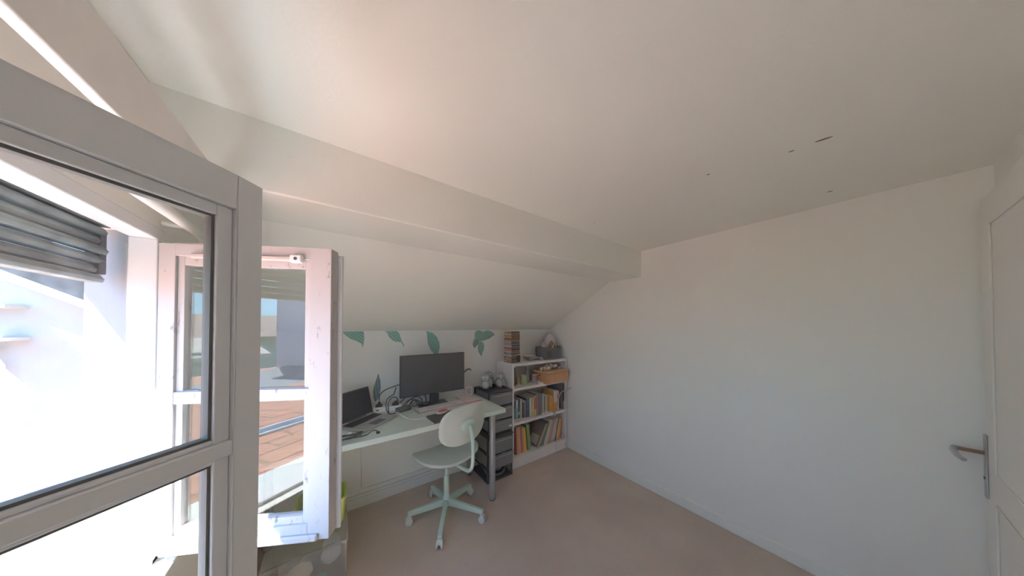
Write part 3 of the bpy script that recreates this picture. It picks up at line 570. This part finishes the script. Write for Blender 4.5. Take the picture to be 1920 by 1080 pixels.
# pins under the upper shelf front
def book(x0, x1, h, y, depth, z, cover, lean, label, group, band=None, pages=True):
    wd = x1 - x0; r = thing('book', label, 'book', (x0 if lean <= 0 else x0, y, z), 0, group)
    ang = math.atan2(lean, h); piv = Matrix.Translation((0 if ang <= 0 else wd, 0, 0)) @ Matrix.Rotation(ang, 4, 'Y') @ Matrix.Translation((0 if ang <= 0 else -wd, 0, 0))
    c = mat('cover_%02d%02d%02d' % tuple(int(v * 99) for v in cover), cover, .5); t = min(.002, wd * .15)
    MB().box((0, 0, 0), (wd, t, h), piv).box((0, t, 0), (t, depth, h), piv).box((wd - t, t, 0), (wd, depth, h), piv).build('cover', c, r)
    if pages: MB().box((t, t, .003), (wd - t, depth - .003, h - .003), piv).build('pages', PAPER, r)
    if band:
        z0, z1, bcol = band; MB().box((wd * .0, -.0006, h * z0), (wd, 0, h * z1), piv).build('spine_band', mat('band_%02d%02d%02d' % tuple(int(v * 99) for v in bcol), bcol, .5), r)
    return r
up = [  # x0,x1,height,color,name,band
    (1.537, 1.556, .200, (.14, .17, .21), 'slate spined', None), (1.557, 1.577, .190, (.04, .07, .12), 'navy and teal spined', (0, .6, (.04, .24, .30))),
    (1.578, 1.600, .196, (.62, .60, .56), 'white and turquoise spined', (0, .58, (.20, .42, .45))), (1.603, 1.626, .198, (.09, .09, .09), 'black and white speckled spined', (.2, .35, (.5, .5, .48))),
    (1.629, 1.652, .204, (.50, .48, .46), 'pale grey spined', None), (1.654, 1.674, .196, (.05, .05, .055), 'glossy black spined', (.85, .95, (.6, .6, .6))),
    (1.676, 1.698, .180, (.22, .19, .23), 'dusty purple spined', None), (1.700, 1.737, .202, (.06, .08, .11), 'thick midnight blue spined', (.4, .45, (.3, .12, .18))),
    (1.739, 1.765, .204, (.55, .55, .52), 'chalk white spined', None), (1.767, 1.789, .208, (.50, .50, .28), 'yellow green spined', None),
    (1.790, 1.822, .217, (.66, .40, .10), 'red topped yellow spined', (.35, .95, (.50, .07, .04))), (1.824, 1.857, .238, (.17, .18, .22), 'tall bluish slate spined', None),
    (1.859, 1.911, .233, (.12, .13, .12), 'thick charcoal spined', (.05, .4, (.16, .10, .09))), (1.913, 1.947, .220, (.62, .63, .58), 'ivory spined', None),
    (1.949, 1.980, .187, (.10, .15, .09), 'dark green spined', None), (1.982, 2.024, .186, (.50, .48, .38), 'sand coloured', None),
    (2.026, 2.084, .175, (.70, .30, .06), 'short wide orange spined', None), (2.086, 2.140, .230, (.68, .32, .08), 'wide white topped orange spined', (.42, 1.0, (.60, .58, .56))),
    (2.143, 2.170, .225, (.60, .42, .38), 'pale pink spined', (.6, .8, (.60, .10, .09)))]
ysp = [2.150, 2.135, 2.13, 2.13, 2.125, 2.12, 2.115, 2.11, 2.10, 2.09, 2.085, 2.085, 2.085, 2.10, 2.12, 2.12, 2.095, 2.085, 2.08]
for (x0, x1, h, c, nm, bd), y in zip(up, ysp):
    book(x0, x1 - .0005, h, y, min(.16 + .02 * (h > .2), 2.33 - y - .002), .463, c, 0, nm + ' book standing on the middle shelf', 'books on the middle shelf', bd)
low = [
    (1.540, 1.5615, .285, (.16, .03, .03), 'dark maroon', -.014), (1.562, 1.591, .280, (.66, .27, .14), 'salmon orange', -.014), (1.592, 1.614, .278, (.66, .40, .16), 'tan orange', -.016),
    (1.615, 1.640, .272, (.50, .09, .13), 'crimson', -.018), (1.641, 1.654, .260, (.33, .33, .37), 'thin blue grey', -.020), (1.655, 1.692, .256, (.85, .36, .03), 'bright orange', -.022),
    (1.712, 1.752, .276, (.18, .30, .12), 'leafy green', -.028)]
for x0, x1, h, c, nm, ln in low:
    book(x0 + .002, x1 + .0015, h, 2.095, .20, .1102, c, ln, nm + ' book leaning left on the bottom shelf', 'books on the bottom shelf')
book(1.762, 1.784, .262, 2.13, .18, .1102, (.13, .16, .16), -.03, 'dark teal grey book just left of the big leaning picture book', 'books on the bottom shelf')
# big leaning picture book
pbk = book(1.815, 1.838, .270, 2.07, .22, .1102, (.20, .15, .12), .155, 'big picture book with brown cover leaning far to the right', 'books on the bottom shelf', (0, 1, (.62, .40, .20)))
a_ = math.atan2(.155, .27); Mb = Matrix.Translation((.023, 0, 0)) @ Matrix.Rotation(a_, 4, 'Y') @ Matrix.Translation((-.023, 0, 0))
MB().box((-.0008, .03, .02), (0, .15, .12), Mb).build('cover_text_panel', mat('cream_panel', (.55, .50, .38), .6), pbk)
low2 = [(1.868, 1.886, .250, (.16, .24, .15), 'thin moss green', .118), (1.890, 1.922, .262, (.12, .19, .17), 'dark bottle green', .112), (1.926, 1.968, .272, (.62, .52, .40), 'thick cream', .106), (1.971, 1.991, .268, (.66, .38, .18), 'apricot', .098),
        (1.996, 2.028, .266, (.36, .28, .30), 'mauve', .090), (2.033, 2.060, .264, (.60, .47, .42), 'blush pink', .082), (2.065, 2.098, .268, (.62, .46, .35), 'tan', .070),
        (2.105, 2.117, .250, (.06, .05, .05), 'thin black', .062), (2.121, 2.139, .246, (.64, .58, .46), 'butter yellow', .056), (2.144, 2.178, .238, (.80, .33, .08), 'vivid orange', .044)]
for x0, x1, h, c, nm, ln in low2: book(x0, x1, h, 2.085, .19, .1102, c, ln, nm + ' book leaning right on the bottom shelf', 'books on the bottom shelf')
o = MB().ball((0, 0, .03), (.018, .014, .03), nu=14, nv=10).build('small_ornament', mat('tan_pink', (.62, .38, .26), .6)); o.location = (2.215, 2.075, .1102); tag(o, 'small tan ornament at the right end of the bottom shelf', 'ornament')
# portfolio bag + lamp
pf_ = thing('portfolio_bag', 'flat dark grey portfolio standing at the right end of the middle shelf', 'bag', (2.215, 2.2, .463))
MB().box((-.012, -.135, 0), (.016, .125, .325)).build('body', mat('dark_grey_fabric', (.10, .105, .105), .8), pf_, bevel=.010, seg=3)
MB().box((-.004, -.146, .10), (.012, -.1355, .30)).build('edge_strap', BLACK, pf_, bevel=.002)
lm = thing('clip_lamp', 'slim chrome gooseneck lamp clamped to the bookcase shelf', 'lamp', (2.06, 2.05, .463))
MB().box((-.02, -.012, -.034), (.02, .018, .006)).build('clamp', CHROME, lm, bevel=.004)
MB().tube(smoothpath([(.0, -.008, .0), (.012, -.03, .05), (.012, -.05, .12), (.02, -.055, .18), (.055, -.055, .228), (.12, -.055, .245), (.18, -.055, .252)], 8), .004, 10).build('gooseneck', CHROME, lm)
MB().tube([(.175, -.055, .252), (.235, -.055, .262)], [.011, .013], 16).build('lamp_head', CHROME, lm)
o = MB().tube(smoothpath([(2.063, 2.06, .455), (2.07, 2.035, .40), (2.075, 2.03, .25), (2.06, 2.02, .12), (2.055, 2.02, .06), (2.08, 2.02, .012), (2.13, 2.03, .006)], 6), .0018, 6).build('lamp_cord', mat('grey_cord', (0, 0, 0))); tag(o, 'thin cord hanging from the clip lamp past the bottom shelf', 'cord')
for i, x in enumerate((1.90, 1.955)):
    o = MB().lathe([(.014, 0), (.018, .004), (.020, .024), (.019, .025), (.016, .008)], n=18).build('tealight_holder', WHITEP); o.location = (x, 2.068, .463); tag(o, ['left', 'right'][i] + ' small white tealight holder before the books on the middle shelf', 'candle holder', 'tealight holders')

# shelf 1 (top open compartment)
o = thing('tall_tin', 'tall dark bottle at the left end of the upper shelf', 'bottle', (1.575, 2.17, .812)); MB().lathe([(.025, 0), (.027, .004), (.027, .11), (.024, .145), (.018, .16)], n=20).build('body', mat('dark_olive_glass', (.05, .055, .04), .3), o); MB().lathe([(.018, .16), (.018, .185)], n=16).build('cap', BLACK, o)
cd = thing('green_candle', 'pale green pillar candle on the upper shelf', 'candle', (1.700, 2.16, .812))
MB().lathe([(.036, 0), (.038, .003), (.038, .103), (.034, .106), (.008, .102)], n=28).build('wax', mat('green_wax', (.36, .42, .20), .5), cd); MB().lathe([(.0012, .10), (.0012, .118)], n=8).build('wick', WHITEP, cd)
o = MB().box((-.010, -.012, 0), (.010, .012, .085)).build('lip_balm', mat('salmon_pack', (.66, .38, .26), .5), bevel=.003); o.location = (1.635, 2.18, .812); tag(o, 'small salmon pink pack between the dark bottle and the candle', 'box')
for i, (x, y, h, lab) in enumerate(((1.795, 2.21, .175, 'tall empty clear glass bottle behind the short jar'), (1.845, 2.14, .085, 'short clear glass jar beside the wooden box'), (1.84, 2.25, .19, 'blue tinted glass bottle at the back of the upper shelf'))):
    r_ = [.022, .030, .026][i]
    g = thing('glass_bottle' if i != 1 else 'glass_jar', lab, 'bottle' if i != 1 else 'jar', (x, y, .812), 0)
    MB().lathe([(r_ * .9, 0), (r_, .004), (r_, h * .6), (r_ * .55, h * .75), (r_ * .5, h * .95), (r_ * .56, h)] if i != 1 else [(r_ * .9, 0), (r_, .004), (r_, h * .85), (r_ * .85, h)], n=20).build('body', GLASSY if i < 2 else plastic_clear('bluish_glass', (.60, .66, .66), .6), g)
    MB().lathe([(r_ * .6, h), (r_ * .6, h + .012)] if i != 1 else [(r_ * .88, h), (r_ * .88, h + .01)], n=16).build('cap', mat('pale_cap', (.6, .62, .6), .4), g)
wbx = thing('wooden_box', 'orange wooden box with lid sticking out of the upper shelf', 'box', (2.05, 2.10, .812), R(.5))
MB().box((-.165, -.105, 0), (.188, .11, .112)).build('body', WOOD, wbx, bevel=.002)
MB().box((-.168, -.108, .116), (.190, .113, .135)).build('lid', mat('light_wood', (.60, .36, .18), .5, var=.1), wbx, bevel=.002)
MB().box((-.162, -.102, .112), (.185, .107, .116)).build('seam', mat('dark_seam', (.14, .06, .03), .8), wbx)
MB().tube([(-.168, .0, .085), (-.164, .0, .085)], .010, 14).build('side_hole', mat('dark_seam', (0, 0, 0)), wbx)
o = MB().box((-.03, -.012, 0), (.03, .012, .018)).build('eraser', WHITEP, bevel=.003); o.location = (1.86, 2.062, .812); o.rotation_euler = (0, 0, R(-35)); tag(o, 'small white eraser at the shelf edge before the wooden box', 'eraser')
# figurines on the wooden box
SK = mat('pale_cream_shell', (.66, .58, .46), .6); SP = mat('peach_shell', (.66, .44, .28), .6)
for i, (x, y, rx, ry, rz, m_, lab) in enumerate(((1.905, 2.10, .020, .018, .021, SK, 'leftmost cream shell on the wooden box'), (1.945, 2.085, .019, .024, .024, SP, 'peach striped shell on the wooden box'), (1.992, 2.075, .026, .022, .022, SK, 'wide cream shell on the wooden box'),
        (2.015, 2.125, .018, .018, .030, SK, 'upright cream shell behind the wide one'), (2.065, 2.11, .022, .020, .034, SK, 'tall cream shell near the middle of the wooden box'), (2.135, 2.13, .045, .035, .030, mat('pale_blue_shell', (.50, .54, .53), .6), 'large bluish white shell on the right of the wooden box'),
        (2.195, 2.09, .022, .018, .012, mat('mauve_shell', (.40, .33, .33), .6), 'small mauve shell at the right end of the wooden box'))):
    o = MB().ball((0, 0, rz), (rx, ry, rz), p=.92).build('sea_shell', m_); o.location = (x, y, .947); tag(o, lab, 'shell', 'shells on the wooden box')
o = MB().ball((0, 0, .016), .016).build('cork_ball', SK); o.location = (1.868, 2.10, .812); tag(o, 'round cream ball left of the wooden box', 'ball')

# top of the bookcase: tower of coloured cases, basket, cloth, papers
ct = thing('case_rack', 'small black slotted base under the tower of coloured cases', 'rack', (1.567, 2.195, 1.0615), R(0))
CH0 = 1.0615
rk = MB().box((-.052, -.07, 0), (.062, .075, .006)); 
rk.build('base', BLACK, ct, bevel=.002)
dk_ = MB().box((.020, -.07, .0065), (.062, -.063, .075))
for q in range(3): dk_.box((.026 + q * .012, -.072, .012), (.031 + q * .012, -.0702, .068))
dk_.build('slotted_front', BLACK, ct, bevel=.001)
cols = [((.55, .42, .10), 'yellow'), ((.60, .25, .08), 'orange'), ((.66, .62, .52), 'ivory'), ((.10, .12, .10), 'black green'), ((.50, .44, .12), 'mustard'), ((.50, .30, .34), 'pink'), ((.14, .05, .06), 'dark wine'), ((.66, .38, .20), 'peach'), ((.40, .38, .38), 'grey'), ((.45, .28, .33), 'mauve'), ((.12, .14, .12), 'dark green'), ((.64, .62, .60), 'white'), ((.55, .12, .12), 'red'), ((.30, .32, .34), 'slate')]
ncase = 25; hh = (1.392 - CH0 - .006) / ncase
rnd = random.Random(3); ordn = ['lowest', 'second', 'third', 'fourth', 'fifth', 'sixth', 'seventh', 'eighth', 'ninth', 'tenth', 'eleventh', 'twelfth', 'thirteenth', 'fourteenth', 'fifteenth', 'sixteenth', 'seventeenth', 'eighteenth', 'nineteenth', 'twentieth', 'twenty-first', 'twenty-second', 'twenty-third', 'twenty-fourth', 'topmost']
seq = [2, 12, 0, 6, 8, 2, 10, 13, 11, 9, 1, 3, 11, 8, 9, 7, 8, 5, 6, 1, 4, 3, 2, 12, 0]
for i in range(ncase):
    c, nm = cols[seq[i]]; j = rnd.uniform(-.003, .003); k = rnd.uniform(-.003, .003)
    r = thing('game_case', '%s plastic case, %s from the bottom of the tower' % (nm, ordn[i]) if 0 < i < ncase - 1 else '%s plastic case, %s of the tower' % (nm, ordn[i]), 'case', (1.567 + j, 2.195 + k, CH0 + .0062 + i * hh), 0, 'cases stacked in the tower on the bookcase')
    xs = .020 if i < 6 else .062
    MB().box((-.052, -.062, 0), (xs if i >= 6 else .060, .072, hh - .0012)).build('shell', mat('case_%d' % seq[i], c, .35), r, bevel=.001)
    c2 = cols[(seq[i] * 5 + i) % 14][0]
    MB().box((-.0526, -.055 + .03 * (i % 3), hh * .2), (-.052, .02 + .02 * (i % 2), hh * .7)).build('spine_label', mat('label_%d' % ((seq[i] * 5 + i) % 14), c2, .5), r)
    c3 = cols[(seq[i] * 3 + i * 7 + 3) % 14][0]; dkc = tuple(v * .45 for v in c3)
    MB().box((-.050, -.0626, hh * .1), (xs - .002, -.062, hh * .85)).build('front_label', mat('front_%d' % ((seq[i] * 3 + i * 7 + 3) % 14), dkc, .5, lift=False), r)
bk_ = thing('storage_basket', 'dark grey fabric storage box on top of the bookcase', 'basket', (2.09, 2.19, 1.0615), R(4))
GF = mat('grey_fabric_box', (.115, .12, .12), .9, bump=.4, bscale=200)
q = MB(); w_ = .006
q.box((-.12, -.085, 0), (.145, .085, w_)); q.box((-.12, -.085, w_), (.145, -.085 + w_, .145)); q.box((-.12, .085 - w_, w_), (.145, .085, .145)); q.box((-.12, -.085 + w_, w_), (-.12 + w_, .085 - w_, .145)); q.box((.145 - w_, -.085 + w_, w_), (.145, .085 - w_, .145)); q.build('body', GF, bk_, bevel=.002)
MB().box((-.10, -.0865, .02), (-.02, -.0852, .10)).build('front_pocket', mat('darker_fabric', (.07, .075, .075), .9), bk_)
def blob(name, m, c, r, label, cat, amp=.15, seed=1, sub=3, fr=14, kids=None):
    bm = bmesh.new(); bmesh.ops.create_icosphere(bm, subdivisions=sub, radius=1.0)
    from mathutils import noise
    for v in bm.verts:
        d = 1 + amp * noise.noise(v.co * fr / 6 + Vector((seed * 7.3, 0, 0))) * 1.6
        v.co = Vector((v.co.x * r[0] * d, v.co.y * r[1] * d, v.co.z * r[2] * d))
    zmin = min(v.co.z for v in bm.verts)
    for v in bm.verts: v.co.z -= zmin
    me = bpy.data.meshes.new(name); bm.to_mesh(me); bm.free(); me.materials.append(m); me.polygons.foreach_set('use_smooth', [True] * len(me.polygons))
    o = bpy.data.objects.new(name, me); COL.objects.link(o); o.location = c; tag(o, label, cat); return o
blob('crumpled_cloth', mat('lilac_cloth', (.52, .47, .50), .95, var=.12, scale=25, bump=.8, bscale=30), (2.150, 2.205, 1.068), (.085, .055, .150), 'crumpled pale lilac cloth rising out of the grey storage box', 'cloth', .10, 4, 4, 26)
blob('folded_cloth', mat('brown_cloth', (.36, .21, .12), .95), (2.13, 2.16, 1.068), (.055, .035, .10), 'brown bundled cloth in the front of the grey storage box', 'cloth', .15, 6)
blob('folded_cloth', mat('grey_cloth', (.42, .38, .34), .95), (2.02, 2.165, 1.068), (.045, .035, .095), 'grey beige bundled cloth at the left inside the storage box', 'cloth', .12, 8)
o = MB().prism([(0, 0), (.018, 0), (.020, .012), (.032, .05), (.026, .052), (.012, .022), (-.004, .012)], 0, .004, 'Y').build('white_tag', WHITEP); o.location = (2.085, 2.104, 1.195); tag(o, 'small white tag poking up at the front rim of the storage box', 'tag')
pap = []
for i in range(7):
    x, y = 1.80 + rnd.uniform(-.02, .03), 2.17 + rnd.uniform(-.015, .015); wz = .008
    cc = [(.62, .55, .50), (.10, .09, .09), (.66, .60, .56), (.20, .12, .14), (.60, .52, .48), (.14, .13, .13), (.68, .62, .60)][i]
    o = MB().box((-.075 + .005 * i, -.055 + .002 * i, 0), (.085 - .003 * i, .055 - .002 * i, wz - .0008)).build('magazine', mat('magazine_%d' % i, cc, .6), bevel=.001); o.location = (x, y, 1.0615 + i * wz); o.rotation_euler = (0, 0, rnd.uniform(-.25, .25))
    tag(o, ['beige magazine at the bottom of the pile left of the storage box', 'black magazine second from the bottom of the pile', 'cream magazine third from the bottom of the pile', 'dark wine magazine in the middle of the pile', 'beige magazine third from the top of the pile', 'black magazine just below the top of the pile', 'pale magazine on top of the pile on the bookcase'][i], 'magazine', 'magazine pile on the bookcase')
o = MB().tube([(0, 0, .018), (.0, .03, .018)], .018, 18).build('tape_roll', mat('lilac_tape', (.60, .55, .60), .4)); o.location = (1.92, 2.10, 1.0615); tag(o, 'small roll of pale tape beside the magazine pile', 'tape')

# ================================================================ LOWER LEFT: storage tubs
tb = thing('storage_tub', 'clear plastic storage tub full of toys on the floor below the window', 'storage box', (-.105, 1.86, 0))
q = MB(); w_ = .003
def tub(mb, x0, x1, y0, y1, z0, z1, w_):
    mb.box((x0, y0, z0), (x1, y1, z0 + w_)).box((x0, y0, z0 + w_), (x1, y0 + w_, z1)).box((x0, y1 - w_, z0 + w_), (x1, y1, z1)).box((x0, y0 + w_, z0 + w_), (x0 + w_, y1 - w_, z1)).box((x1 - w_, y0 + w_, z0 + w_), (x1, y1 - w_, z1)); return mb
tub(q, -.175, .175, -.155, .165, 0, .235, w_).build('body', CLEAR, tb, bevel=.006)
tub(MB(), -.182, .182, -.162, .172, .2355, .245, .012).build('rim', CLEAR, tb, bevel=.002)
tg = thing('green_bin', 'lime green plastic bin resting on the clear tub behind the open casement', 'bin', (-.05, 1.90, .245))
LG = mat('lime_plastic', (.42, .52, .08), .4)
def rrect(hx, hy, r, n=6): return [(sx * (hx - r) + r * math.cos(a), sy * (hy - r) + r * math.sin(a)) for sx, sy, a0 in ((1, 1, 0), (-1, 1, 90), (-1, -1, 180), (1, -1, 270)) for a in [R(a0 + 90 * k / n) for k in range(n + 1)]]
def shellloft(rings, mb):
    vs = [[mb.bm.verts.new((x, y, z_)) for x, y in rrect(hx, hy, r_)] for hx, hy, r_, z_ in rings]; n = len(vs[0])
    for a, b in zip(vs, vs[1:]):
        for k in range(n): mb.bm.faces.new((a[k], a[(k + 1) % n], b[(k + 1) % n], b[k]))
    mb.bm.faces.new(vs[0][::-1]); mb.bm.faces.new(vs[-1]); return mb
shellloft([(.070, .06, .03, 0), (.095, .075, .035, .006), (.110, .085, .03, .03), (.118, .09, .025, .165), (.126, .098, .025, .168), (.126, .098, .025, .175), (.112, .085, .025, .175), (.104, .078, .03, .03), (.09, .07, .03, .012)], MB()).build('body', LG, tg)
toys = [('toy_block', (-.20, 1.80, .05), (.055, .04, .045), (.62, .50, .45), 'beige pink soft toy in the clear tub'), ('toy_ball', (-.05, 1.75, .02), (.035, .035, .035), (.12, .42, .33), 'teal ball in the clear storage tub'),
        ('soft_toy', (.00, 1.80, .10), (.05, .04, .045), (.32, .40, .46), 'blue grey soft toy in the clear tub'), ('soft_toy', (-.14, 1.78, .085), (.06, .045, .04), (.66, .60, .55), 'cream soft toy in the clear tub'),
        ('toy_block', (-.10, 1.90, .02), (.07, .05, .05), (.16, .18, .28), 'navy toy in the clear tub'), ('soft_toy', (-.19, 1.93, .02), (.06, .05, .06), (.30, .30, .30), 'dark grey soft toy in the clear tub'), ('soft_toy', (.00, 1.95, .02), (.05, .05, .07), (.50, .50, .48), 'light grey soft toy in the clear tub')]
for i, (nm, c, r, col_, lab) in enumerate(toys): blob(nm, mat('toy_%d' % i, col_, .8), (c[0], c[1], .0032 + (c[2] - .02)), r, lab, 'toy', .15 if nm != 'toy_ball' else 0, i, 2)['group'] = 'toys in the clear tub'
